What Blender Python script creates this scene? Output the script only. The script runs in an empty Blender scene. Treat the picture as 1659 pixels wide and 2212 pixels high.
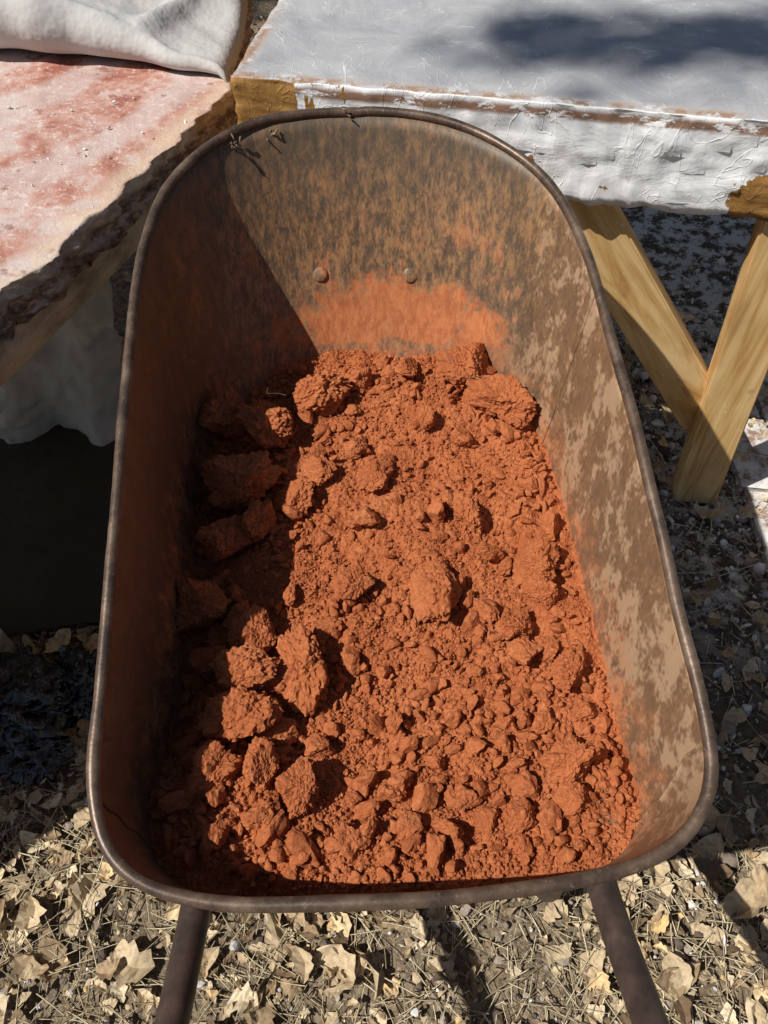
import bpy, bmesh, math, random
import numpy as np
from mathutils import Vector, noise, Matrix
random.seed(4); rng=np.random.default_rng(7)
scene=bpy.context.scene
COL=scene.collection

# ---------------------------------------------------------------- helpers
def mesh_np(name,V,F,mat=None,smooth=True,parent=None):
    V=np.asarray(V,dtype=np.float32)
    if not isinstance(F,list): F=[F]
    F=[np.asarray(f,dtype=np.int32) for f in F if len(f)]
    me=bpy.data.meshes.new(name)
    me.vertices.add(len(V)); me.vertices.foreach_set("co",V.ravel())
    loops=np.concatenate([f.ravel() for f in F])
    tot=np.concatenate([np.full(len(f),f.shape[1],dtype=np.int32) for f in F])
    start=np.concatenate([[0],np.cumsum(tot)[:-1]]).astype(np.int32)
    me.loops.add(len(loops)); me.loops.foreach_set("vertex_index",loops)
    me.polygons.add(len(tot)); me.polygons.foreach_set("loop_start",start)
    me.polygons.foreach_set("loop_total",tot)
    me.polygons.foreach_set("use_smooth",np.full(len(tot),smooth))
    me.update(calc_edges=True); me.validate()
    ob=bpy.data.objects.new(name,me); COL.objects.link(ob)
    if mat: me.materials.append(mat)
    if parent: ob.parent=parent
    return ob
def empty(name):
    e=bpy.data.objects.new(name,None); COL.objects.link(e); return e
def fr(x,y,z,o=4,H=0.9,l=2.1): return noise.fractal(Vector((x,y,z)),H,l,o)
def frv(P,sc,o=4,H=0.9,off=(0,0,0)):
    P=np.asarray(P)*sc+np.array(off)
    return np.array([noise.fractal(Vector(p),H,2.1,o) for p in P.tolist()])
def crackv(P,sc,off):
    P=np.asarray(P)*sc+np.array(off); out=np.empty(len(P))
    for i,p in enumerate(P.tolist()):
        d=noise.voronoi(Vector(p))[0]; out[i]=d[1]-d[0]
    return out
def tube(pts,r,closed=False,n=12,caps=True):
    P=np.asarray(pts,float); m=len(P)
    r=np.full(m,r) if np.isscalar(r) else np.asarray(r)
    if closed: T=np.roll(P,-1,0)-np.roll(P,1,0)
    else: T=np.gradient(P,axis=0)
    T/=np.linalg.norm(T,axis=1)[:,None]
    N=np.zeros_like(P); up=np.array([0,0,1.]) if abs(T[0][2])<.9 else np.array([1.,0,0])
    v=up-T[0]*up.dot(T[0]); v/=np.linalg.norm(v)
    for i in range(m):
        v=v-T[i]*v.dot(T[i]); v/=np.linalg.norm(v); N[i]=v
    B=np.cross(T,N); a=np.linspace(0,2*np.pi,n,endpoint=False)
    V=(P[:,None]+r[:,None,None]*(np.cos(a)[None,:,None]*N[:,None]+np.sin(a)[None,:,None]*B[:,None])).reshape(-1,3)
    F=[]
    for i in range(m if closed else m-1):
        j=(i+1)%m
        for k in range(n):
            l=(k+1)%n; F.append((i*n+k,i*n+l,j*n+l,j*n+k))
    T3=[]
    if not closed and caps:
        V=np.vstack([V,P[0],P[-1]]); c0=len(V)-2; c1=len(V)-1
        for k in range(n):
            l=(k+1)%n; T3.append((c0,l,k)); T3.append((c1,(m-1)*n+k,(m-1)*n+l))
    return V,[np.array(F)]+([np.array(T3)] if T3 else [])
def smooth_path(pts,n=60,closed=False):
    P=[np.array(p,float) for p in pts]; out=[]
    m=len(P); segs=m if closed else m-1; per=max(2,n//segs)
    for i in range(segs):
        if closed: p0,p1,p2,p3=P[i-1],P[i],P[(i+1)%m],P[(i+2)%m]
        else:
            p0=P[max(i-1,0)];p1=P[i];p2=P[i+1];p3=P[min(i+2,m-1)]
        for k in range(per):
            t=k/per
            out.append(.5*((2*p1)+(-p0+p2)*t+(2*p0-5*p1+4*p2-p3)*t*t+(-p0+3*p1-3*p2+p3)*t**3))
    if not closed: out.append(P[-1])
    return np.array(out)
class Acc:
    def __init__(s): s.V=[];s.F3=[];s.F4=[];s.n=0
    def add(s,V,F):
        for f in (F if isinstance(F,list) else [F]):
            f=np.asarray(f)
            if len(f)==0: continue
            (s.F3 if f.shape[1]==3 else s.F4).append(f+s.n)
        s.V.append(np.asarray(V,dtype=np.float32)); s.n+=len(V)
    def add_inst(s,V,F,R,S,Tt):
        k=len(Tt); n=len(V)
        W=np.einsum('kij,knj->kni',R,V[None]*S[:,None,:])+Tt[:,None,:]
        FF=(F[None]+ (np.arange(k)*n)[:,None,None]).reshape(-1,F.shape[1])
        s.add(W.reshape(-1,3),FF)
    def obj(s,name,mat,smooth=True,parent=None):
        F=[]
        if s.F3: F.append(np.concatenate(s.F3))
        if s.F4: F.append(np.concatenate(s.F4))
        return mesh_np(name,np.concatenate(s.V),F,mat,smooth,parent)
def randrot(k):
    q=rng.normal(size=(k,4)); q/=np.linalg.norm(q,axis=1)[:,None]
    w,x,y,z=q.T
    return np.stack([np.stack([1-2*(y*y+z*z),2*(x*y-z*w),2*(x*z+y*w)],1),
                     np.stack([2*(x*y+z*w),1-2*(x*x+z*z),2*(y*z-x*w)],1),
                     np.stack([2*(x*z-y*w),2*(y*z+x*w),1-2*(x*x+y*y)],1)],1)
def zrot(a,tilt=0.):
    k=len(a); c,s_=np.cos(a),np.sin(a); Z=np.zeros(k);O=np.ones(k)
    R=np.stack([np.stack([c,-s_,Z],1),np.stack([s_,c,Z],1),np.stack([Z,Z,O],1)],1)
    if tilt:
        b=rng.normal(0,tilt,k);g=rng.normal(0,tilt,k)
        Rx=np.stack([np.stack([O,Z,Z],1),np.stack([Z,np.cos(b),-np.sin(b)],1),np.stack([Z,np.sin(b),np.cos(b)],1)],1)
        Ry=np.stack([np.stack([np.cos(g),Z,np.sin(g)],1),np.stack([Z,O,Z],1),np.stack([-np.sin(g),Z,np.cos(g)],1)],1)
        R=R@Rx@Ry
    return R
_ico={}
def ico(n):
    if n not in _ico:
        bm=bmesh.new(); bmesh.ops.create_icosphere(bm,subdivisions=n,radius=1)
        V=np.array([v.co[:] for v in bm.verts]); F=np.array([[v.index for v in f.verts] for f in bm.faces]); bm.free()
        V/=np.linalg.norm(V,axis=1)[:,None]; _ico[n]=(V,F)
    return _ico[n]
def clod(n,amp=.10,planes=9,p=38,squash=True):
    """crumbly broken clod: cut by random half-spaces, cracked into crumbs, pitted"""
    V,F=ico(n); N=rng.normal(size=(planes,3)); N/=np.linalg.norm(N,axis=1)[:,None]
    h=rng.uniform(.54,.98,planes)
    off=rng.uniform(-50,50,3)
    d=np.maximum(V@N.T,0)/h
    r=1/np.power(np.power(d,p).sum(1)+.92**p,1/p); r=np.minimum(r,1.25)
    W=V*r[:,None]
    a=frv(W,1.4,2,off=off); r2=1+amp*.9*a
    if n>=3:
        b=frv(W,3.8,5 if n>4 else 3,.28,off=off+7)
        r2=r2+amp*.48*b
        c1=crackv(W+.10*np.stack([a,b*.4,-a],1),1.5,off+3); r2-=amp*.45*np.exp(-c1*10)
        if n>=4:
            c2=crackv(W,5.5,off+5); r2-=amp*.34*np.exp(-c2*7)
    else: r2=r2+amp*.3*rng.normal(size=len(V))
    W=W*r2[:,None]
    if squash: W=W*np.array([1.08,rng.uniform(.68,.98),rng.uniform(.62,.92)])
    return W,F

# ---------------------------------------------------------------- material DSL
class Mat:
    def __init__(s,name):
        s.m=bpy.data.materials.new(name); s.m.use_nodes=True; s.nt=s.m.node_tree; s.N=s.nt.nodes; s.L=s.nt.links
        s.b=s.N["Principled BSDF"]; tc=s.N.new("ShaderNodeTexCoord"); s.P=tc.outputs["Object"]
    def _set(s,inp,v):
        if isinstance(v,bpy.types.NodeSocket): s.L.new(v,inp)
        elif isinstance(v,(tuple,list)) and len(v)==3 and inp.type=='RGBA': inp.default_value=(*v,1)
        else: inp.default_value=v
    def mapv(s,scale=(1,1,1),rot=(0,0,0),loc=(0,0,0)):
        n=s.N.new("ShaderNodeMapping"); s.L.new(s.P,n.inputs[0]); n.inputs["Scale"].default_value=scale
        n.inputs["Rotation"].default_value=rot; n.inputs["Location"].default_value=loc; return n.outputs[0]
    def noise(s,scale,detail=4,rough=.55,vec=None,dist=0.):
        n=s.N.new("ShaderNodeTexNoise"); s.L.new(vec or s.P,n.inputs["Vector"]); n.inputs["Scale"].default_value=scale
        n.inputs["Detail"].default_value=min(detail,4); n.inputs["Roughness"].default_value=rough; n.inputs["Distortion"].default_value=dist
        return n.outputs["Fac"]
    def vor(s,scale,vec=None,feat='F1',out="Distance",rand=1):
        n=s.N.new("ShaderNodeTexVoronoi"); n.feature=feat; s.L.new(vec or s.P,n.inputs["Vector"]); n.inputs["Scale"].default_value=scale
        n.inputs["Randomness"].default_value=rand
        return n.outputs[out]
    def wave(s,scale,dist=3,vec=None,detail=2,dscale=1,direction='X'):
        n=s.N.new("ShaderNodeTexWave"); s.L.new(vec or s.P,n.inputs["Vector"]); n.inputs["Scale"].default_value=scale
        n.bands_direction=direction
        n.inputs["Distortion"].default_value=dist; n.inputs["Detail"].default_value=detail; n.inputs["Detail Scale"].default_value=dscale
        return n.outputs["Fac"]
    def ramp(s,fac,stops,interp='LINEAR'):
        n=s.N.new("ShaderNodeValToRGB"); n.color_ramp.interpolation=interp; cr=n.color_ramp
        while len(cr.elements)<len(stops): cr.elements.new(.5)
        for e,(p,c) in zip(cr.elements,stops):
            e.position=p; e.color=(*c,1) if isinstance(c,(tuple,list)) else (c,c,c,1)
        s.L.new(fac,n.inputs[0]); return n.outputs[0]
    def mix(s,f,a,b,mode='MIX'):
        n=s.N.new("ShaderNodeMix"); n.data_type='RGBA'; n.blend_type=mode; n.clamp_factor=True
        s._set(n.inputs[0],f); s._set(n.inputs[6],a); s._set(n.inputs[7],b); return n.outputs[2]
    def math(s,op,a,b=0.,c=0.,clamp=False):
        n=s.N.new("ShaderNodeMath"); n.operation=op; n.use_clamp=clamp
        s._set(n.inputs[0],a); s._set(n.inputs[1],b); s._set(n.inputs[2],c); return n.outputs[0]
    def xyz(s):
        n=s.N.new("ShaderNodeSeparateXYZ"); s.L.new(s.P,n.inputs[0]); return n.outputs
    def norm(s):
        g=s.N.new("ShaderNodeNewGeometry"); n=s.N.new("ShaderNodeSeparateXYZ"); s.L.new(g.outputs["Normal"],n.inputs[0]); return n.outputs
    def island(s): return s.N.new("ShaderNodeNewGeometry").outputs["Random Per Island"]
    def step(s,x,a,b):
        n=s.N.new("ShaderNodeMapRange"); n.interpolation_type='SMOOTHSTEP'; s._set(n.inputs[0],x)
        n.inputs[1].default_value=a; n.inputs[2].default_value=b; return n.outputs[0]
    def lin(s,co,k):
        n=s.N.new("ShaderNodeVectorMath"); n.operation='DOT_PRODUCT'; s.L.new(s.P,n.inputs[0]); n.inputs[1].default_value=co
        return s.math('ADD',n.outputs["Value"],k)
    def bump(s,hs):
        prev=None
        for h,strength,dist in hs:
            n=s.N.new("ShaderNodeBump"); s.L.new(h,n.inputs["Height"]); n.inputs["Strength"].default_value=strength; n.inputs["Distance"].default_value=dist
            if prev: s.L.new(prev,n.inputs["Normal"])
            prev=n.outputs[0]
        s.L.new(prev,s.b.inputs["Normal"])
    def out(s,color,rough=.8,spec=.3,metal=0.):
        s._set(s.b.inputs["Base Color"],color); s._set(s.b.inputs["Roughness"],rough); s._set(s.b.inputs["Metallic"],metal)
        s._set(s.b.inputs["Specular IOR Level"],spec); return s.m

# soil
m=Mat("soil"); n1=m.noise(14,3,.6); n2=m.noise(190,4,.75)
c=m.ramp(n1,[(.3,(.38,.115,.043)),(.55,(.46,.150,.058)),(.75,(.51,.185,.076))])
c=m.mix(m.ramp(n2,[(.33,.6),(.56,0.)]),c,(.27,.074,.028))
c=m.mix(m.math('MULTIPLY',m.island(),.40),c,(.39,.115,.043))
c=m.mix(m.ramp(n2,[(.55,0.),(.72,.5)]),c,(.60,.27,.135))
m.bump([(n2,.8,.003)])
SOIL=m.out(c,.95,.08)

# rusty tray
m=Mat("rusty_steel"); X,Y,Z=m.xyz()[:3]
vs=m.mapv((1,.5,.30)); vs2=m.mapv((1,.6,.50),loc=(3,1,2))
n2=m.noise(120,4,.85,vs); n3=m.noise(20,4,.85,vs2); n5=m.noise(5,3,.5,m.mapv(loc=(7,2,3))); n6=m.noise(420,2,.7,vs)
c=m.ramp(n3,[(.30,(.115,.064,.034)),(.5,(.185,.105,.055)),(.70,(.250,.150,.080))])
c=m.mix(m.ramp(n2,[(.38,.70),(.50,0.)]),c,(.060,.040,.027))
c=m.mix(m.ramp(n2,[(.53,0.),(.68,.60)]),c,(.39,.235,.120))
c=m.mix(m.ramp(n5,[(.42,0.),(.68,.45)]),c,(.115,.082,.055))
c=m.mix(m.ramp(n6,[(.36,.6),(.46,0.)]),c,(.06,.042,.03))
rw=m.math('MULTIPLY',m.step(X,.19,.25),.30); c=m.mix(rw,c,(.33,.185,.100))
sc=m.math('MULTIPLY',m.ramp(n3,[(.515,0.),(.585,1.)]),m.step(X,.16,.24))
c=m.mix(m.math('MULTIPLY',sc,.62),c,(.53,.36,.225))
os_=m.math('MULTIPLY',m.step(Y,.82,.95),m.ramp(n2,[(.46,0.),(.60,1.)]))
c=m.mix(m.math('MULTIPLY',os_,.42),c,(.46,.22,.080))
topd=m.math('MULTIPLY',m.step(Z,.67,.80),m.step(Y,.85,.97))
c=m.mix(m.math('MULTIPLY',topd,m.ramp(n3,[(.38,.85),(.62,.40)])),c,(.085,.068,.048))
lw=m.math('MULTIPLY',m.math('SUBTRACT',1.,m.step(X,-.245,-.21)),.6); c=m.mix(lw,c,(.11,.056,.029))  # shade on the left wall deepened by a darker brown tint
nd=m.noise(22,4,.75)
dz=m.math('ADD',Z,m.math('MULTIPLY',m.math('SUBTRACT',nd,.5),.22))
d1=m.math('SUBTRACT',1.,m.step(dz,.46,.580))
d1=m.math('MULTIPLY',d1,m.ramp(n2,[(.40,.1),(.58,.9)]))
px=m.math('DIVIDE',m.math('SUBTRACT',X,.03),.16); pz=m.math('DIVIDE',m.math('SUBTRACT',Z,.552),.036)
rr=m.math('ADD',m.math('MULTIPLY',px,px),m.math('MULTIPLY',pz,pz))
rr=m.math('ADD',rr,m.math('MULTIPLY',m.math('SUBTRACT',nd,.5),8.))
rr=m.math('ADD',rr,m.math('MULTIPLY',m.math('SUBTRACT',n2,.5),4.))
d2=m.math('MULTIPLY',m.math('SUBTRACT',1.,m.step(rr,.7,1.9)),m.step(Y,.82,.88))
mid=m.math('MULTIPLY',m.ramp(n3,[(.55,0.),(.62,.9)]),m.math('SUBTRACT',1.,m.step(Z,.62,.76)))
mid=m.math('MULTIPLY',mid,m.step(Y,.80,.90))
dust=m.math('MAXIMUM',d1,m.math('MAXIMUM',d2,m.math('MULTIPLY',mid,.7)))
dc=m.ramp(n2,[(.38,(.35,.105,.037)),(.6,(.52,.185,.070))])
c=m.mix(dust,c,dc)
c=m.mix(m.math('MULTIPLY',m.math('SUBTRACT',1.,m.step(Y,.12,.26)),.5),c,(.25,.11,.05))
m.bump([(n2,.3,.0015)])
r=m.ramp(dust,[(0.,.52),(1.,.92)])
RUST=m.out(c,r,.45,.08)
m=Mat("rim_steel"); n1=m.noise(26,4,.7); n2=m.noise(160,2,.7)
c=m.ramp(n1,[(.35,(.060,.040,.030)),(.52,(.125,.080,.054)),(.70,(.22,.155,.11))])
c=m.mix(m.ramp(n2,[(.62,0.),(.72,.45)]),c,(.30,.24,.19))
m.bump([(n2,.3,.0008)]); RIM=m.out(c,.40,.5,.3)
m=Mat("handle_steel"); n1=m.noise(30,4,.65)
c=m.ramp(n1,[(.35,(.050,.034,.030)),(.6,(.095,.065,.052)),(.75,(.16,.11,.085))])
m.bump([(m.noise(220,2,.7),.3,.0008)]); HANDLE=m.out(c,.45,.5,.3)
m=Mat("rubber"); RUBBER=m.out(m.ramp(m.noise(20),[(.4,(.02,.02,.02)),(.7,(.07,.06,.05))]),.8)

# ground
m=Mat("ground_dirt"); X,Y,Z=m.xyz()[:3]
n1=m.noise(6,4,.65); n2=m.noise(70,4,.75); n3=m.noise(230,3,.7)
c=m.ramp(n2,[(.32,(.070,.050,.034)),(.5,(.20,.155,.105)),(.66,(.36,.285,.19))])
c=m.mix(m.ramp(n1,[(.4,0.),(.7,.4)]),c,(.25,.19,.125))
c=m.mix(m.ramp(n3,[(.58,0.),(.68,.8)]),c,(.54,.45,.31))
dk=m.math('MULTIPLY',m.step(X,.30,.50),m.step(Y,.30,.55)); c=m.mix(m.math('MULTIPLY',dk,.65),c,(.070,.058,.048))  # dark gravel, coloured darker still to deepen the shade right of the barrow
w=m.math('MULTIPLY',m.step(X,.48,.70),m.step(Y,.45,.80)); 
w=m.math('MULTIPLY',w,m.math('SUBTRACT',1.,m.step(Y,2.3,3.)))
w=m.math('MULTIPLY',w,m.ramp(m.noise(20,4,.8),[(.45,0.),(.55,1.)]))
c=m.mix(w,c,(.66,.64,.61))
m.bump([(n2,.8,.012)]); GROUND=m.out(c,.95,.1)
def litter_mat(name,stops,rough=.8,sc=120):
    m=Mat(name); c=m.ramp(m.island(),stops); c=m.mix(m.ramp(m.noise(sc,3,.6),[(.36,.42),(.54,0.)]),c,(.17,.115,.065),'MIX')
    return m.out(c,rough,.25)
LEAF=litter_mat("dry_leaf",[(0,(.14,.09,.05)),(.2,(.34,.235,.135)),(.45,(.58,.45,.28)),(.7,(.48,.37,.235)),(.9,(.76,.64,.44)),(1,(.72,.48,.20))],.6)
STRAW=litter_mat("dry_straw",[(0,(.30,.23,.14)),(.4,(.62,.51,.32)),(1,(.80,.71,.50))])
GRAVEL=litter_mat("pebbles",[(0,(.07,.055,.045)),(.5,(.25,.20,.155)),(.85,(.40,.34,.28)),(1,(.68,.66,.63))])
m=Mat("plaster_crumb"); PLAS=m.out(m.ramp(m.noise(30),[(.4,(.55,.52,.49)),(.6,(.78,.76,.74))]),.9,.2)
m=Mat("whitewashed_brick"); BRICK=m.out(m.ramp(m.noise(24,4,.75),[(.40,(.30,.19,.15)),(.48,(.55,.52,.48)),(.6,(.72,.70,.67))]),.9,.2)

# plaster table (white)
U=np.array([.985,-.173,0]); W_=np.array([.173,.985,0]); P0=np.array([-.22,1.142,0])
m=Mat("painted_plaster"); X,Y,Z=m.xyz()[:3]; NZ=m.norm()[2]
du=m.lin(tuple(U),-float(U@P0)); dw=m.lin(tuple(W_),-float(W_@P0))
istop=m.step(NZ,.6,.85)
swirl=m.noise(7,4,.6,dist=1.6)
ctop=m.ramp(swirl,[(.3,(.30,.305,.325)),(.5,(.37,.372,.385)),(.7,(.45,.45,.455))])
scr=m.noise(5.5,2,.5,m.mapv((1,3,1),rot=(0,0,.7)),dist=2.)
scrl=m.ramp(scr,[(.490,0.),(.498,1.),(.506,0.)])
scr2=m.noise(6,2,.5,m.mapv((3,1,1),rot=(0,0,.4),loc=(3,3,0)),dist=1.5)
scrl2=m.ramp(scr2,[(.472,0.),(.479,1.),(.486,0.)])
sl=m.math('MAXIMUM',scrl,scrl2)
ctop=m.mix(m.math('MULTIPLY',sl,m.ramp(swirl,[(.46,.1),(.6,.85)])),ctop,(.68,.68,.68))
nf=m.noise(14,4,.7,m.mapv((.45,.45,1.)),dist=.8)
cfr=m.ramp(nf,[(.3,(.82,.82,.82)),(.5,(.91,.91,.91)),(.7,(.95,.95,.95))])
hs=m.noise(9,3,.6,m.mapv((.5,.5,3.5)),dist=.8)
cfr=m.mix(m.ramp(hs,[(.492,0.),(.5,.5),(.508,0.)]),cfr,(.45,.42,.38))
wood=m.ramp(m.noise(9,4,.6,m.mapv((1,1,9))),[(.35,(.20,.095,.025)),(.6,(.40,.21,.060)),(.75,(.50,.30,.10))])
dn_=m.noise(38,4,.7,m.mapv((1,1,.22)))
left=m.math('SUBTRACT',1.,m.step(m.math('ADD',du,m.math('MULTIPLY',m.math('SUBTRACT',dn_,.5),.34)),.118,.126))
rx=m.math('DIVIDE',m.math('SUBTRACT',du,.79),.07); rz=m.math('DIVIDE',m.math('SUBTRACT',Z,.67),.055)
rp=m.math('ADD',m.math('ADD',m.math('MULTIPLY',rx,rx),m.math('MULTIPLY',rz,rz)),m.math('MULTIPLY',m.math('SUBTRACT',m.noise(30,4,.7),.5),2.6))
right=m.math('SUBTRACT',1.,m.step(rp,.9,1.0))
chips=m.ramp(m.noise(17,4,.62,m.mapv(loc=(2,9,1))),[(.645,0.),(.66,1.)])
under=m.math('MAXIMUM',left,m.math('MAXIMUM',right,chips))
es=m.noise(60,4,.8,m.mapv((.35,.35,1)))
edge_band=m.math('MULTIPLY',m.math('SUBTRACT',1.,m.step(m.math('ABSOLUTE',m.math('SUBTRACT',Z,.787)),.003,.011)),m.ramp(es,[(.40,0.),(.48,1.)]))
cfr=m.mix(m.math('MULTIPLY',edge_band,.95),cfr,(.24,.12,.065))
cfr=m.mix(under,cfr,wood)
eb=m.math('MULTIPLY',m.math('SUBTRACT',1.,m.step(m.math('MINIMUM',dw,du),.010,.030)),m.ramp(es,[(.42,.2),(.52,1.)]))
eb2=m.math('MULTIPLY',eb,m.ramp(m.noise(26,4,.7),[(.42,0.),(.50,1.)]))
ctop=m.mix(m.math('MULTIPLY',eb,.8),ctop,(.68,.66,.64)); ctop=m.mix(m.math('MULTIPLY',eb2,.9),ctop,(.30,.17,.10))
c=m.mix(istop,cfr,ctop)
m.bump([(swirl,.40,.008),(nf,.45,.005),(sl,.45,.0015)])
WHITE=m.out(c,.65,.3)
# left slab
m=Mat("pigmented_plaster"); X,Y,Z=m.xyz()[:3]; NZ=m.norm()[2]
n1=m.noise(4.5,4,.62,dist=1.2); n2=m.noise(30,4,.75); n3=m.noise(95,3,.75)
pk=m.math('ADD',n1,m.math('MULTIPLY',m.math('SUBTRACT',n2,.5),.6))
c=m.ramp(pk,[(.36,(.55,.44,.40)),(.45,(.53,.345,.295)),(.54,(.46,.23,.175)),(.68,(.32,.115,.08))])
rings=m.wave(1.6,4,m.mapv(rot=(0,0,.6)),2,1.2)
c=m.mix(m.ramp(rings,[(.15,.50),(.45,0.)]),c,(.60,.52,.49))
c=m.mix(m.ramp(n3,[(.56,0.),(.66,.65)]),c,(.70,.60,.54))
c=m.mix(m.ramp(m.noise(22,4,.6,m.mapv(loc=(4,4,4))),[(.60,0.),(.66,.7)]),c,(.24,.075,.055))
ed=m.lin((.926,-.379,0),.926*.245+.379*1.271)
edm=m.math('MULTIPLY',m.step(ed,-.055,-.012),m.ramp(n2,[(.40,.1),(.55,1.)]))
c=m.mix(m.math('MULTIPLY',edm,.75),c,(.62,.49,.36))
side=m.ramp(m.noise(34,4,.75,m.mapv((1,1,2.2))),[(.35,(.09,.065,.050)),(.5,(.25,.17,.13)),(.64,(.55,.45,.36))])
side=m.mix(m.step(Z,.696,.708),side,m.ramp(n2,[(.4,(.50,.36,.25)),(.6,(.80,.70,.58))]))
c=m.mix(m.step(NZ,.35,.7),side,c)
m.bump([(n2,.6,.006),(n1,.3,.01)]); PINK=m.out(c,.75,.3)
m=Mat("old_board"); g=m.noise(2,4,.6,m.mapv((8,8,22)))
BOARD=m.out(m.ramp(g,[(.35,(.26,.22,.17)),(.6,(.56,.50,.41))]),.8)
def cloth_mat(name,a,b,sc=4):
    m=Mat(name); c=m.ramp(m.noise(sc,4,.6),[(.3,a),(.7,b)])
    m.bump([(m.noise(9,4,.6),.5,.025)]); return m.out(c,.9,.15)
CANVAS=cloth_mat("canvas",(.42,.405,.39),(.58,.565,.54))
GREYC=cloth_mat("grey_cloth",(.38,.36,.32),(.60,.58,.53))
TARP=cloth_mat("dark_tarp",(.050,.045,.034),(.080,.070,.052))
m=Mat("black_plastic"); m.bump([(m.noise(14,4,.6,dist=1.),.8,.02)]); BAG=m.out((.016,.016,.018),.16,.8)
m=Mat("bark"); BARK=m.out(m.ramp(m.noise(12,4,.7,m.mapv((3,3,.6))),[(.35,(.05,.035,.025)),(.65,(.16,.12,.09))]),.9)
m=Mat("oak_foliage"); FOL=m.out(m.ramp(m.island(),[(0,(.035,.06,.02)),(1,(.09,.13,.045))]),.6)
m=Mat("root_fibre"); ROOT=m.out(m.ramp(m.noise(40),[(.4,(.11,.07,.04)),(.6,(.30,.21,.13))]),.8)

# ---------------------------------------------------------------- ground sheet
def axis(fine,far,n1,n2):
    a=np.linspace(-fine,fine,n1); b=np.geomspace(fine,far,n2)[1:]
    return np.concatenate([-b[::-1],a,b])
ax=axis(3,150,121,16); GX,GY=np.meshgrid(ax,ax,indexing='ij')
def gz(x,y):
    d=math.hypot(x,y); return (.012*fr(x*2.3,y*2.3,5,3))*(1 if d<5 else 5/d) - .004
GZ=np.array([gz(x,y) for x,y in zip(GX.ravel(),GY.ravel())])
nn=len(ax); I=np.arange(nn*nn).reshape(nn,nn)
Fq=np.stack([I[:-1,:-1],I[1:,:-1],I[1:,1:],I[:-1,1:]],-1).reshape(-1,4)
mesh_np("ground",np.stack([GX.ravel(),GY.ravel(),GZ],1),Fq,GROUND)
def scatter_xy(k,near=.78,patch=0.,thin=False):
    kn=int(k*near)
    a=np.stack([rng.uniform(-1.05,1.15,kn),rng.uniform(-.25,1.5,kn)],1)
    b=np.stack([rng.uniform(-2.6,2.6,k-kn),rng.uniform(-1.4,3.4,k-kn)],1)
    p=np.vstack([a,b])
    if patch:
        f=np.array([fr(x*4,y*4,8,2) for x,y in p.tolist()]); p=p[rng.uniform(0,1,len(p))<.5+patch*f]
    if thin:   # few leaves lie on the trampled gravel beside the white table
        z=(p[:,0]>.33)&(p[:,1]>.30)&(p[:,1]<2.2); p=p[~(z&(rng.uniform(0,1,len(p))<.72))]
    return p
def leaf_variant():
    nu,nv=11,5; V=[];w=rng.uniform(.20,.36); curl=rng.uniform(-.8,1.4); fold=rng.uniform(-.2,.8); asym=rng.uniform(-.25,.25); lob=rng.uniform(.0,.28);ph=rng.uniform(0,6);tw=rng.uniform(-.9,.9)
    rag=rng.normal(0,.05,(nu,2))
    for i in range(nu):
        t=i/(nu-1); half=w*math.sin(math.pi*(t**.85))**.7*(1+lob*math.sin(t*19+ph)) if 0<t<1 else .012
        for j in (-2,-1,0,1,2):
            e=1+(rag[i,0 if j<0 else 1]*3 if abs(j)==2 else 0)
            y=j/2*half*e; a=tw*(t-.5)
            z=fold*abs(j)/2*half+curl*(t-.5)**2*.8+rng.normal(0,.018)
            V.append(((t-.5),y*math.cos(a)-z*math.sin(a)+asym*math.sin(t*3),z*math.cos(a)+y*math.sin(a)))
    I=np.arange(nu*nv).reshape(nu,nv)
    F=np.stack([I[:-1,:-1],I[1:,:-1],I[1:,1:],I[:-1,1:]],-1).reshape(-1,4)
    return np.array(V),F
acc=Acc()
for v in range(20):
    V,F=leaf_variant(); xy=scatter_xy(760,patch=.6,thin=True); k=len(xy); s=rng.gamma(3.4,.0080,k)+.006
    T=np.column_stack([xy,rng.uniform(.004,.020,k)]); acc.add_inst(V,F,zrot(rng.uniform(0,6.28,k),.32),np.stack([s,s*rng.uniform(.7,1.2,k),s],1),T)
for v in range(10):
    a_=np.sort(rng.uniform(0,6.28,5)); rr0=rng.uniform(.4,1,5)
    V=np.column_stack([np.cos(a_)*rr0,np.sin(a_)*rr0,rng.normal(0,.2,5)])*.5; V=np.vstack([V,[0,0,.1]])
    F=np.array([[5,i,(i+1)%5] for i in range(5)])
    xy=scatter_xy(3400,patch=.3,thin=True); k=len(xy); s=rng.gamma(2.5,.0038,k)+.003
    acc.add_inst(V,F,zrot(rng.uniform(0,6.28,k),.35),np.stack([s,s,s],1),np.column_stack([xy,rng.uniform(.001,.012,k)]))
acc.obj("leaf_litter",LEAF,False)
acc=Acc()
for v in range(10):
    n=5; bend=rng.uniform(-.12,.12); t=np.linspace(-.5,.5,n); path=np.stack([t,bend*t*t,.03*np.cos(t*3)*rng.uniform(-.6,.8)],1)
    V,F=tube(path,.5,n=3,caps=False)
    c=np.repeat(path,3,0); off=V[:len(c)]-c
    xy=scatter_xy(2000,thin=True); k=len(xy); L=rng.gamma(2.2,.015,k)+.008; r=rng.uniform(.0005,.0013,k)
    R=zrot(rng.uniform(0,6.28,k),.12); T=np.column_stack([xy,rng.uniform(.003,.020,k)])
    Wp=np.einsum('kij,knj->kni',R,c[None]*L[:,None,None]+off[None]*2*r[:,None,None])+T[:,None]
    FF=(F[0][None]+(np.arange(k)*len(c))[:,None,None]).reshape(-1,4); acc.add(Wp.reshape(-1,3),FF)
acc.obj("straw",STRAW)
acc=Acc()
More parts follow.
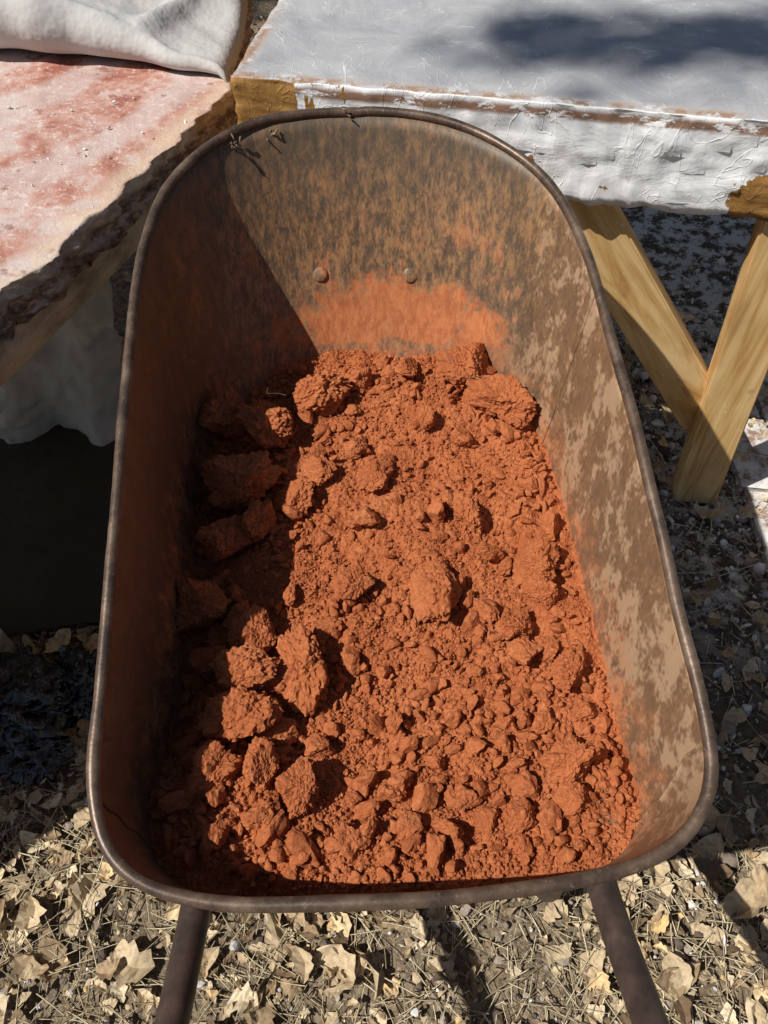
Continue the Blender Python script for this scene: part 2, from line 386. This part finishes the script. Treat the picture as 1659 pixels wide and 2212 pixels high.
for v in range(10):
    V,F=clod(2,.1); xy=scatter_xy(1000); k=len(xy); s=rng.gamma(1.6,.0020,k)+.0015
    acc.add_inst(V,F,randrot(k),np.stack([s,s,s],1),np.column_stack([xy,s*.3+.002]))
acc.obj("gravel",GRAVEL,False)
acc=Acc()
for v in range(8):
    V,F=clod(2,.12); k=480
    xy=np.stack([rng.normal(.90,.30,k),rng.normal(.95,.50,k)],1); s=rng.gamma(1.2,.0025,k)+.0012
    ok=xy[:,0]>.40; xy=xy[ok];s=s[ok]
    acc.add_inst(V,F,randrot(len(s)),np.stack([s,s,s*.5],1),np.column_stack([xy,s*.3+.004]))
    k=120; xy=np.stack([rng.uniform(-1.1,1.2,k),rng.uniform(-.2,1.6,k)],1); s=rng.gamma(1.3,.0017,k)+.001
    acc.add_inst(V,F,randrot(k),np.stack([s,s,s*.4],1),np.column_stack([xy,s*.3+.014]))
    k=16; xy=np.stack([rng.uniform(-.95,-.3,k),rng.uniform(.75,1.3,k)],1)
    ok=(xy[:,0]<-.454+.409*(xy[:,1]-.759)-.01); xy=xy[ok]; s=rng.gamma(1.2,.0010,len(xy))+.0006
    acc.add_inst(V,F,randrot(len(s)),np.stack([s*1.5,s,s*.7],1),np.column_stack([xy,s*.3+.721]))
acc.obj("plaster_debris",PLAS,False)

# ---------------------------------------------------------------- wheelbarrow
RIMP=[(-.025,1.044),(.031,1.037),(.08,1.024),(.128,1.001),(.169,.968),(.199,.931),(.221,.883),(.235,.83),(.246,.776),(.253,.707),(.259,.643),(.266,.571),(.271,.494),(.277,.423),(.28,.357),(.285,.304),(.287,.262),(.287,.227),(.283,.204),(.273,.185),(.258,.167),(.234,.151),(.201,.139),(.142,.128),(.084,.121),(.027,.116),(-.049,.114),(-.118,.113),(-.156,.117),(-.192,.125),(-.219,.14),(-.236,.16),(-.246,.185),(-.254,.219),(-.256,.254),(-.259,.304),(-.263,.357),(-.267,.423),(-.272,.494),(-.279,.571),(-.284,.643),(-.288,.707),(-.29,.776),(-.287,.834),(-.278,.895),(-.259,.939),(-.23,.977),(-.19,1.009),(-.143,1.03),(-.081,1.042)]
rim2=smooth_path([(x,y,0) for x,y in RIMP],800,True)
d=np.linalg.norm(np.roll(rim2,-1,0)-rim2,axis=1); s=np.concatenate([[0],np.cumsum(d)]); NR=320
q=np.linspace(0,s[-1],NR,endpoint=False); cl=np.vstack([rim2,rim2[:1]])
rim2=np.stack([np.interp(q,s,cl[:,0]),np.interp(q,s,cl[:,1])],1)
for _ in range(6): rim2=.5*rim2+.25*np.roll(rim2,1,0)+.25*np.roll(rim2,-1,0)
rz=.6+.19*rim2[:,1]+.0015*np.sin(q*21)
RIM3=np.column_stack([rim2,rz])
xc=lambda y:.033-.07*y
fy=.165+(rim2[:,1]-.113)/(1.044-.113)*(.77-.165)
FL=np.column_stack([xc(fy)+(rim2[:,0]-xc(rim2[:,1]))*(.86-.12*np.clip((rim2[:,1]-.80)/.2,0,1)),fy,.405+.035*fy])
PG=np.array([0,.12,.22,.30,.37,.43,.48,.53,.58,.63,.68,.73,.78,.83,.88,.93,.97,1.]); 
PH=np.interp(PG,[0,.2,.35,.47,.58,.72,.86,1],[0,.02,.08,.18,.32,.52,.76,1])
PH[0:6]=[0,.008,.028,.062,.10,.145]
def loft(i,g):
    h=np.interp(g,PG,PH); a=RIM3[int(round(i))%NR]; b=FL[int(round(i))%NR]
    return np.array([b[0]+(a[0]-b[0])*g,b[1]+(a[1]-b[1])*g,b[2]+(a[2]-b[2])*h])
V=[]
cen=np.array([0,.45,.42])
for t in (.04,.3,.55,.75,.9): V.append(cen+(FL-cen)*t)
for g,h in zip(PG,PH):
    ring=FL+(RIM3-FL)*np.array([g,g,h]); 
    nz=frv(ring,5,3,off=(3,3,3)); ring[:,0]+=.004*nz*(1-g)*np.sign(ring[:,0]+1e-6)
    V.append(ring)
nR=len(V); V=np.vstack(V); F=[]
for r in range(nR-1):
    i=np.arange(NR); j=(i+1)%NR; F.append(np.stack([r*NR+i,(r+1)*NR+i,(r+1)*NR+j,r*NR+j],1))
F=np.concatenate(F)
barrow=empty("wheelbarrow")
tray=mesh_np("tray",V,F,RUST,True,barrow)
me=tray.data; me.update()
if me.polygons[len(me.polygons)//10].normal.z<0: me.flip_normals()
so=tray.modifiers.new("sheet","SOLIDIFY"); so.thickness=.003; so.offset=-1
rr_=.0060*(1+.10*frv(RIM3,9,3)+.05*frv(RIM3,60,2))
cdir=RIM3-np.array([0,.58,0]); cdir[:,2]=0; cdir/=np.linalg.norm(cdir,axis=1)[:,None]
Vt,Ft=tube(RIM3+cdir*.003,rr_,True,14); mesh_np("rolled_rim",Vt,Ft,RIM,True,barrow)
def nearest(x,y): return int(np.argmin((rim2[:,0]-x)**2+(rim2[:,1]-y)**2))
sa=Acc()
for (x,y,shift) in ((.249,.745,-14),(.286,.245,10),(-.247,.19,-8)):
    i0=nearest(x,y); pts=[loft(i0+shift*(1-g)/.7,g) for g in np.linspace(1,.32,14)]
    pts=smooth_path(pts,40); inn=np.array([xc(.5),.5,0])-pts; inn[:,2]=0; inn/=np.linalg.norm(inn,axis=1)[:,None]
    Vt,Ft=tube(pts+inn*.0006,.0019,False,6); sa.add(Vt,Ft)
sa.obj("panel_seams",RUST,True,barrow)
ba=Acc(); Vi,Fi=ico(3)
for x in (-.097,.038):
    nrm=np.array([0,-.80,.60])
    best=min((loft(i,g) for i in range(NR) for g in np.linspace(.55,.85,31)),key=lambda q_:(q_[0]-x)**2+(q_[2]-.606)**2)
    Z_=nrm/np.linalg.norm(nrm); X_=np.array([1.,0,0]); Y_=np.cross(Z_,X_)
    Wv=Vi*np.array([.0115,.0115,.0032]); ba.add(best+Wv[:,:1]*X_+Wv[:,1:2]*Y_+Wv[:,2:]*Z_,Fi)
ba.obj("carriage_bolts",RUST,True,barrow)
hp=Acc()
Lh=smooth_path([(-.215,-.62,.66),(-.210,-.40,.60),(-.203,-.05,.475),(-.205,.12,.395),(-.20,.30,.370),(-.17,.60,.345),(-.10,.85,.25),(-.075,.98,.185)],90)
Rh=smooth_path([(.265,-.62,.66),(.262,-.40,.60),(.255,-.05,.490),(.243,.14,.398),(.225,.30,.370),(.16,.60,.345),(.06,.85,.25),(.025,.98,.185)],90)
for h in (Lh,Rh):
    Vt,Ft=tube(h,.0168,False,20); hp.add(Vt,Ft)
for sx,x0 in ((-1,-.19),(1,.21)):
    Vt,Ft=tube(smooth_path([(x0,.20,.36),(x0+sx*.03,.21,.10),(x0+sx*.03,.24,.02),(x0+sx*.02,.34,.012),(x0+sx*.01,.42,.05),(x0-sx*.02,.55,.345)],50),.014,False,14); hp.add(Vt,Ft)
Vt,Ft=tube([(-.22,.23,.06),(.24,.23,.06)],.008,False,10); hp.add(Vt,Ft)
Vt,Ft=tube([(-.09,.98,.185),(.04,.98,.185)],.008,False,10); hp.add(Vt,Ft)
hp.obj("tube_frame",HANDLE,True,barrow)
ga=Acc()
for h in (Lh,Rh):
    Vt,Ft=tube(h[:14],.019,False,18); ga.add(Vt,Ft)
ga.obj("grips",RUBBER,True,barrow)
a=np.linspace(0,2*np.pi,48,endpoint=False); ctr=np.array([-.025,.98,.185])
Vt,Ft=tube(ctr+np.stack([0*a,.15*np.cos(a),.15*np.sin(a)],1),.034,True,16); mesh_np("tire",Vt,Ft,RUBBER,True,barrow)
wa=Acc(); Vt,Ft=tube(ctr+np.stack([0*a,.112*np.cos(a),.112*np.sin(a)],1),.010,True,8); wa.add(Vt,Ft)
for k in range(6):
    an=k*math.pi/3; Vt,Ft=tube([ctr,ctr+np.array([0,.11*math.cos(an),.11*math.sin(an)])],.006,False,8); wa.add(Vt,Ft)
wa.obj("wheel_rim",HANDLE,True,barrow)

# ---------------------------------------------------------------- soil
C0=np.array([0.,.52]); ang=[];rad=[]
def soilbase(x,y):
    return (.462+.042*y+.030*np.clip((.30-y)/.16,0,1)
            +.040*np.exp(-((x+.17)/.12)**2-((y-.22)/.11)**2)
            +.018*np.exp(-((x-.12)/.16)**2-((y-.80)/.08)**2))
for i in range(NR):
    for g in np.linspace(0,1,160):
        p=loft(i,g)
        if p[2]>=soilbase(p[0],p[1])+.004: break
    dd=p[:2]-C0; ang.append(math.atan2(dd[1],dd[0])); rad.append(np.hypot(*dd)+.001)
o=np.argsort(ang); ang=np.array(ang)[o]; rad=np.array(rad)[o]
angx=np.concatenate([ang-2*np.pi,ang,ang+2*np.pi]); radx=np.tile(rad,3)
def rel(x,y):
    dx=x-C0[0];dy=y-C0[1]; return np.hypot(dx,dy)/np.interp(np.arctan2(dy,dx),angx,radx)
st=.0016; gx=np.arange(-.30,.30,st); gy=np.arange(.10,.96,st); SX,SY=np.meshgrid(gx,gy,indexing='ij')
sx=SX.ravel();sy=SY.ravel(); re=rel(sx,sy)
k=np.where(re>1,1/np.maximum(re,1e-6),1); sx=C0[0]+(sx-C0[0])*k; sy=C0[1]+(sy-C0[1])*k
inside=re<1.02
sz=soilbase(sx,sy)
P=np.stack([sx,sy,np.zeros_like(sx)],1)
lo=np.zeros(len(sx)); idx=np.where(inside)[0]
lo[idx]=.013*frv(P[idx],9,3)+.0045*frv(P[idx],45,4,.6,(9,1,2))+.0026*np.maximum(frv(P[idx],110,3,.4,(2,7,2)),-.2)
lo-=.036*np.exp(-((sx+.235)/.07)**2)*np.exp(-((sy-.56)/.30)**2)
sz=sz+lo*np.clip((1.02-re)/.05,0.3,1)
SZg=sz.reshape(SX.shape)
ni,nj=SX.shape; I=np.arange(ni*nj).reshape(ni,nj); ins=inside.reshape(ni,nj)
ok=(ins[:-1,:-1]|ins[1:,1:]|ins[1:,:-1]|ins[:-1,1:])
Fq=np.stack([I[:-1,:-1],I[1:,:-1],I[1:,1:],I[:-1,1:]],-1)[ok]
def soilz(x,y):
    fi=np.clip(((x+.30)/st).astype(int),0,ni-1); fj=np.clip(((y-.10)/st).astype(int),0,nj-1); return SZg[fi,fj]
sacc=Acc()
used=np.unique(Fq); remap=-np.ones(ni*nj,int); remap[used]=np.arange(len(used))
sacc.add(np.stack([sx,sy,sz],1)[used],remap[Fq])
ROCKS="-100,800,76 119,835,78 34,835,42 168,770,82 -168,737,74 -222,758,74 -41,706,33 -12,656,51 -119,619,50 -87,663,45 -191,641,82 -162,580,49 -201,556,66 113,725,33 65,476,80 185,517,58 193,482,51 -37,488,46 -224,460,67 -178,448,39 -147,410,60 -91,373,74 -153,357,58 -154,309,76 -174,250,53 -124,250,44 -84,236,48 5,236,29 155,436,44 163,401,38 196,407,33 214,373,48 240,294,25 195,265,54 196,231,43 141,213,33 106,209,28 -33,182,32 -162,186,28 -120,204,33 83,231,34 109,598,49 135,536,35 215,577,36 123,454,34 -116,476,28 -72,430,33 -205,390,48 -225,663,58 -117,294,40 -34,826,42 59,750,40 10,315,25 224,330,31 181,315,25 -71,284,30 24,200,28 55,270,20"
for t in ROCKS.split():
    x,y,w=[float(a)/1000 for a in t.split(",")]
    V,F=clod(5 if w>.04 else 4,.21,rng.integers(12,20)); r=w*.59
    sc=.97/max(rel(np.array([x]),np.array([y]))[0]+.35*r/.25,.97); x=x*sc; y=C0[1]+(y-C0[1])*sc
    z=soilz(np.array([x]),np.array([y]))[0]
    lift=.48+(.40 if x<-.14 and y>.35 else 0)
    a_=rng.uniform(0,6.28); R=zrot(np.array([a_]),.45)
    sacc.add_inst(V,F,R,np.array([[r,r,r]]),np.array([[x,y,z+r*lift]]))
def re_edge(x,y):
    r=rel(x,y); return np.clip((r-.72)*2.8,0,1.1)+np.clip((.45-y)*2.8,0,1.2)
def scatter_soil(k,smin,shape,scale,n,nvar,smax,lim=.96,sink=.15,pdx=.85):
    for v in range(nvar):
        V,F=clod(n,.20,14); kk=k//nvar
        x=rng.uniform(-.27,.27,kk*2); y=rng.uniform(.13,.92,kk*2)
        dens=np.array([.38+.95*fr(a*7,b*7,3+(n*2),2) for a,b in zip(x,y)])
        sm=np.exp(-(((x-.05)/.14)**2+((y-.60)/.22)**2)); dens=dens*(1-pdx*sm)+.28*(re_edge(x,y))
        s=np.minimum(rng.gamma(shape,scale,kk*2)+smin,smax)
        okk=(rng.uniform(0,1,kk*2)<dens)&(rel(x,y)+s/.3<lim+.02); x=x[okk];y=y[okk];s=s[okk]
        S=np.stack([s*rng.uniform(.85,1.3,len(s)),s*rng.uniform(.75,1.1,len(s)),s*rng.uniform(.65,1.,len(s))],1)
        sacc.add_inst(V,F,randrot(len(s)),S,np.column_stack([x,y,soilz(x,y)+s*sink]))
scatter_soil(400,.007,1.8,.0031,3,20,.021,sink=.45)
scatter_soil(3100,.003,1.8,.0017,2,12,.010,sink=.5)
scatter_soil(22000,.0009,1.6,.0008,1,8,.004,.99,.3,.30)
sacc.obj("soil_pile",SOIL,False)
# fine roots and dried weeds caught in the clods and on the rim
ra=Acc()
for (x,y,z,k,L) in ((.105,.80,.545,3,.05),(-.165,.77,.56,2,.05),(.215,.205,.545,5,.028),(-.198,.995,.783,7,.010),(-.150,1.018,.783,6,.009),(.02,.86,.53,2,.04),(-.05,1.04,.80,3,.008)):
    for _ in range(k):
        p=np.array([x,y,z]); d_=rng.normal(size=3); d_[2]=abs(d_[2])*.4; d_/=np.linalg.norm(d_); pts=[p+rng.normal(0,.003,3)]
        for __ in range(6):
            d_=d_+rng.normal(0,.45,3)*np.array([1,1,.5]); d_/=np.linalg.norm(d_); pts.append(pts[-1]+d_*L/6*rng.uniform(.6,1.4))
        Vt,Ft=tube(smooth_path(pts,20),rng.uniform(.0003,.0005) if L>.02 else rng.uniform(.0008,.0018),False,5); ra.add(Vt,Ft)
ra.obj("dry_roots",ROOT)

# ---------------------------------------------------------------- tables
def slab(name,poly,ztop,thick,mat,jit,step=.012,levels=7,topn=.002,parent=None,sidejit=None,seed=0,center=None,chip=0):
    P=[];n=len(poly)
    for i in range(n):
        a=np.array(poly[i],float);b=np.array(poly[(i+1)%n],float); m=max(1,int(np.linalg.norm(b-a)/step))
        for k in range(m): P.append(a+(b-a)*k/m)
    P=np.array(P); c=P.mean(0) if center is None else np.array(center); d=P-c; dn=d/np.linalg.norm(d,axis=1)[:,None]
    P3=np.column_stack([P,np.full(len(P),seed)]); e=frv(P3,12,4,.7)
    Pe=P+dn*(e*jit)[:,None]; m=len(P); rings=[]
    for t in list(np.linspace(.02,.9,26))+[.94,.97,.985,.994]:
        R=c+(Pe-c)*t; z=ztop+topn*frv(np.column_stack([R,np.full(m,seed+2)]),6,4)
        rings.append(np.column_stack([R,z]))
    sj=jit if sidejit is None else sidejit
    for l in range(levels+1):
        t=l/levels; z=ztop-.0025-(thick-.0025)*t
        off=sj*frv(np.column_stack([P,np.full(m,z*6+seed)]),22,4,.6)+ (0 if l not in(0,) else -.0015)
        rings.append(np.column_stack([Pe+dn*(off-sj*.3)[:,None],np.full(m,z)+(.3*chip*frv(P3,30,3) if l==levels else 0)]))
    rings.append(np.column_stack([c+(Pe-c)*.3,np.full(m,ztop-thick)]))
    V=np.vstack(rings); F=[]
    for r in range(len(rings)-1):
        i=np.arange(m);j=(i+1)%m; F.append(np.stack([r*m+i,(r+1)*m+i,(r+1)*m+j,r*m+j],1))
    V=np.vstack([V,[[c[0],c[1],ztop],[c[0],c[1],ztop-thick]]]); i=np.arange(m);j=(i+1)%m
    last=(len(rings)-1)*m
    T3=np.concatenate([np.stack([np.full(m,len(V)-2),i,j],1),np.stack([np.full(m,len(V)-1),last+j,last+i],1)])
    return mesh_np(name,V,[np.concatenate(F),T3],mat,True,parent)
def beam(name,a,b,w,d,mat,parent,side=(1,0,0)):
    a=np.array(a,float);b=np.array(b,float);T=(b-a)/np.linalg.norm(b-a); S=np.array(side,float); S=S-T*S.dot(T); S/=np.linalg.norm(S); N=np.cross(T,S)
    bm=bmesh.new(); vs=[]
    for p in (a,b):
        for s_,n_ in ((-1,-1),(1,-1),(1,1),(-1,1)): vs.append(bm.verts.new(p+S*s_*w/2+N*n_*d/2))
    for f in ((0,1,2,3),(7,6,5,4),(0,4,5,1),(1,5,6,2),(2,6,7,3),(3,7,4,0)): bm.faces.new([vs[i] for i in f])
    bmesh.ops.recalc_face_normals(bm,faces=bm.faces)
    bmesh.ops.bevel(bm,geom=bm.edges[:],offset=.003,segments=2,affect='EDGES')
    me=bpy.data.meshes.new(name); bm.to_mesh(me); bm.free(); me.materials.append(mat)
    ob=bpy.data.objects.new(name,me); COL.objects.link(ob); ob.parent=parent; return ob
def pine(name,roty):
    m_=Mat(name); vv=m_.N.new("ShaderNodeMapping"); m_.L.new(m_.P,vv.inputs[0]); vv.inputs["Rotation"].default_value=(0,roty,0)
    v2=m_.N.new("ShaderNodeMapping"); m_.L.new(vv.outputs[0],v2.inputs[0]); v2.inputs["Scale"].default_value=(2.2,34,34)
    g=m_.noise(1.,4,.65,v2.outputs[0],1.2)
    c=m_.ramp(g,[(.30,(.40,.20,.065)),(.46,(.64,.39,.150)),(.62,(.78,.54,.26))])
    c=m_.mix(m_.ramp(m_.noise(6,3,.6),[(.5,0.),(.75,.5)]),c,(.34,.19,.07))
    kn=m_.vor(6.3); c=m_.mix(m_.ramp(kn,[(.045,.9),(.085,0.)]),c,(.13,.06,.02))
    c=m_.mix(m_.ramp(m_.noise(55,4,.7),[(.68,0.),(.71,.9)]),c,(.7,.68,.64))
    m_.bump([(g,.3,.002)]); return m_.out(c,.6,.35)
WX=pine("pine_leg",math.radians(90)); WB=pine("pine_brace",math.radians(-52))
wt=empty("work_table")
def tp(u,w): q=P0+U*u+W_*w; return (q[0],q[1])
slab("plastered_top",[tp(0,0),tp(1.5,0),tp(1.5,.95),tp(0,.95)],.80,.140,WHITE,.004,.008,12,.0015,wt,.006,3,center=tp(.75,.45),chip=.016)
def leg(name,u,w,du=0,dw=0,wd=.089,dp=.04):
    a=P0+U*u+W_*w; b=P0+U*(u+du)+W_*(w+dw); beam(name,(b[0],b[1],0.0),(a[0],a[1],.664),wd,dp,WX,wt,U)
leg("leg_1",.835,.035,.06,-.02); leg("leg_2",.06,.10); leg("leg_3",1.42,.06); leg("leg_4",.10,.88); leg("leg_5",1.25,.86)
beam("brace_1",(.632,1.040,.205),(.285,1.10,.66),.089,.038,WB,wt,(1,-.17,0))
beam("brace_2",(.76,1.02,.30),(1.06,.955,.66),.089,.038,WB,wt,(1,-.17,0))
q=P0+U*1.25+W_*.86
slab("plaster_foot",[(q[0]-.10,q[1]-.08),(q[0]+.10,q[1]-.08),(q[0]+.10,q[1]+.08),(q[0]-.10,q[1]+.08)],.06,.06,PLAS,.004,.02,3,.001,wt)
# whitewashed bricks set in the ground by the table leg
pav=empty("brick_paving"); kb=0
for r_ in range(3):
    for c_ in range(4):
        kb+=1; x0=.77+c_*.108; y0=.80+r_*.215+(.107 if c_%2 else 0)
        slab("brick_%d"%kb,[(x0,y0),(x0+.098,y0-.01),(x0+.100,y0+.195),(x0+.002,y0+.205)],.012+.002*((kb*7)%3),.022,BRICK,.003,.02,2,.001,pav,.002,kb)
lt=empty("work_table.001")
poly=[(-.537,.556),(-.245,1.271),(-.262,1.75),(-1.45,1.75),(-1.45,-.23)]
slab("plaster_slab",poly,.72,.055,PINK,.013,.008,10,.004,lt,.013,8,center=(-.85,1.0),chip=.02)
ins=[(-.553,.585),(-.262,1.29),(-.275,1.72),(-1.42,1.72),(-1.42,-.18)]
slab("board_base",ins,.668,.062,BOARD,.001,.05,2,.0,lt,.001,9,center=(-.85,1.0))
for i,(x,y) in enumerate([(-.42,1.60),(-1.33,1.60),(-1.30,.10),(-.72,.62)]):
    beam("leg_%d"%(i+1),(x,y,0),(x,y,.605),.07,.045,BOARD,lt)

# canvas cloth on the left table
xs=np.linspace(-1.35,-.252,130); rows=[]
for x in xs:
    yf=np.interp(x,[-1.35,-.64,-.56,-.445,-.302,-.255],[1.38,1.352,1.343,1.342,1.31,1.296])+.003*math.sin(x*60)
    r=np.interp(x,[-1.35,-.72,-.55,-.42,-.33,-.252],[.06,.062,.050,.028,.012,.006])
    r*=1+.15*fr(x*9,1,1,2)
    row=[]
    for t in np.linspace(0,1,70):
        if t<.72:
            y=1.80+(yf+r-1.80)*(t/.72); b=(t/.72)
            z=.732+(2*r-.010)*b**2.2+.018*fr(x*6+y*4,y*3,3,3)*(1-b*.5)+.030*math.exp(-((y-1.52-.30*(x+.5))/.035)**2)+.022*math.exp(-((x+.40-.25*(y-1.35))/.02)**2)*min(1,max(0,(y-1.32)*8))
        else:
            a_=math.pi/2+(t-.72)/.28*math.pi*1.05; y=yf+r+r*1.25*math.cos(a_)*.8; z=.725+r+r*math.sin(a_)*.95+.003
        if x>-.27: z-=((x+.27)/.018)**2*.02
        row.append((x+.006*fr(x*3,y*9,2,2),y,z))
    rows.append(row)
V=np.array(rows).reshape(-1,3); ni2,nj2=len(xs),70; I=np.arange(ni2*nj2).reshape(ni2,nj2)
Fq=np.stack([I[:-1,:-1],I[1:,:-1],I[1:,1:],I[:-1,1:]],-1).reshape(-1,4)
ob=mesh_np("canvas_cloth",V,Fq,CANVAS); sm=ob.modifiers.new("t","SOLIDIFY"); sm.thickness=.0015
V=[];ni3,nj3=110,90
for i in range(ni3):
    for j in range(nj3):
        t=i/(ni3-1); z=.62*(j/(nj3-1)); x=-1.15+.66*t - (.62-z)*.16*(t)
        y=1.24+.03*math.sin(t*19+z*2)*(.4+.6*(1-z/.62))+.05*fr(x*6,z*6,3,4)-.10*(1-z/.62)**2+.03*abs(fr(x*5+z*5,z*9-x*3,7,3))
        V.append((x,y,z*.985+.012+(.16*max(0,.55-t))*(1-z/.62)+.02*fr(x*9,1,2,2)*(1-z/.62)))
I=np.arange(ni3*nj3).reshape(ni3,nj3); Fq=np.stack([I[:-1,:-1],I[1:,:-1],I[1:,1:],I[:-1,1:]],-1).reshape(-1,4)
ob=mesh_np("drop_cloth",V,Fq,GREYC); ob.modifiers.new("t","SOLIDIFY").thickness=.0015
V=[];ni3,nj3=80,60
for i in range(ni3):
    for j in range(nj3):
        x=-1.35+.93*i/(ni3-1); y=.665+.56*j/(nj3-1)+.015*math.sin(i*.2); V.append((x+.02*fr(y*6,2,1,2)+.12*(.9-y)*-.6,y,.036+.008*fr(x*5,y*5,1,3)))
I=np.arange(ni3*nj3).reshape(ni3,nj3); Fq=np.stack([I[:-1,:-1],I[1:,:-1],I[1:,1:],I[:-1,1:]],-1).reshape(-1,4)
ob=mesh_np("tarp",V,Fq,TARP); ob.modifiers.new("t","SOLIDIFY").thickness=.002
ba=Acc(); V0,F0=ico(5)
for (x,y,r) in ((-.66,.50,.13),(-.54,.56,.08),(-.78,.44,.12),(-.60,.44,.07)):
    n=frv(V0,2.2,4,.8,(x*9,y,0)); n2=np.abs(frv(V0,3.5,4,.6,(x*5,y,4)))
    ba.add(V0*(1+.35*n-.55*n2)[:,None]*np.array([r,r*.8,r*.6])+np.array([x,y,r*.35]),F0)
ba.obj("plastic_bag",BAG)

# ---------------------------------------------------------------- tree (shades the far part of the table)
sx_,sy_=.72,.27
tr=empty("oak_tree"); ta=Acc()
Vt,Ft=tube(smooth_path([(-5.6,3.2,-.1),(-5.5,3.1,1.6),(-5.3,2.8,3.4),(-4.9,2.3,5.0),(-4.6,1.9,6.6)],40),np.linspace(.24,.08,41),False,14); ta.add(Vt,Ft)
limbs=[[(-5.3,2.8,3.4),(-4.3,2.4,5.6),(-3.2,1.4,6.7),(-2.6,.3,6.9),(-2.75,-.30,6.8),(-3.2,-.37,6.75)],[(-5.0,2.4,4.6),(-6.1,2.9,6.2),(-6.9,3.2,7.2)],[(-4.9,2.3,5.0),(-3.9,3.1,6.3),(-3.3,3.6,7.3)],[(-4.7,2.0,6.0),(-4.9,1.5,7.5),(-4.7,1.3,8.3)]]
for l in limbs:
    p=smooth_path(l,24); Vt,Ft=tube(p,np.linspace(.09,.010,len(p)),False,8); ta.add(Vt,Ft)
ta.obj("trunk",BARK,True,tr)
lv=np.array([[-.5,0,0],[0,-.3,.05],[.5,0,0],[0,.3,.05]]); fa=Acc()
cl=[]
for _ in range(60):
    d_=rng.normal(size=3); d_/=np.linalg.norm(d_); cl.append((np.array([-4.7,2.6,7.2])+d_*np.array([2.1,1.7,1.4])*rng.uniform(.4,1)**.5,.45))
for u in np.linspace(0,1,11): cl.append((np.array([-4.05+1.55*u,-.37+rng.normal(0,.02),6.8+rng.normal(0,.04)]),.10+.07*u))
for c_,r in cl:
    k=220 if r>.3 else 70
    T=c_+rng.normal(size=(k,3))*r*np.array([.9,.5,.5])
    if r>.3: T=T[T[:,1]+sy_*(T[:,2]-.8)>1.70]
    k=len(T)
    if k==0: continue
    s=rng.uniform(.06,.11,k); fa.add_inst(lv,np.array([[0,1,2,3]]),randrot(k),np.stack([s,s,s],1),T)
fa.obj("foliage",FOL,False,tr)

# ---------------------------------------------------------------- light, sky, camera
SUN=Vector((sx_,sy_,-1)).normalized()
L=bpy.data.lights.new("sun","SUN"); L.energy=5.0; L.angle=math.radians(.5); L.color=(1,.965,.90)
so_=bpy.data.objects.new("sun",L); COL.objects.link(so_); so_.rotation_euler=SUN.to_track_quat('-Z','Y').to_euler(); so_.location=(-7,-4,10)
w=bpy.data.worlds.new("World"); scene.world=w; w.use_nodes=True; nt=w.node_tree
sky=nt.nodes.new("ShaderNodeTexSky"); sky.sky_type='NISHITA'; sky.sun_disc=False
sky.sun_elevation=math.atan2(1,math.hypot(sx_,sy_)); sky.sun_rotation=math.atan2(-sx_,-sy_)%(2*math.pi)
bg=nt.nodes["Background"]; nt.links.new(sky.outputs[0],bg.inputs[0]); bg.inputs[1].default_value=.05
cam=bpy.data.cameras.new("camera"); cam.sensor_fit='VERTICAL'; cam.sensor_height=36; cam.sensor_width=27; cam.lens=1662/2212*36
cam.clip_start=.02; cam.clip_end=500
co=bpy.data.objects.new("camera",cam); COL.objects.link(co); co.location=(0,0,1.32); co.rotation_euler=(math.radians(90-54),0,0)
scene.camera=co
scene.view_settings.view_transform='Standard'; scene.view_settings.look='None'; scene.view_settings.exposure=0
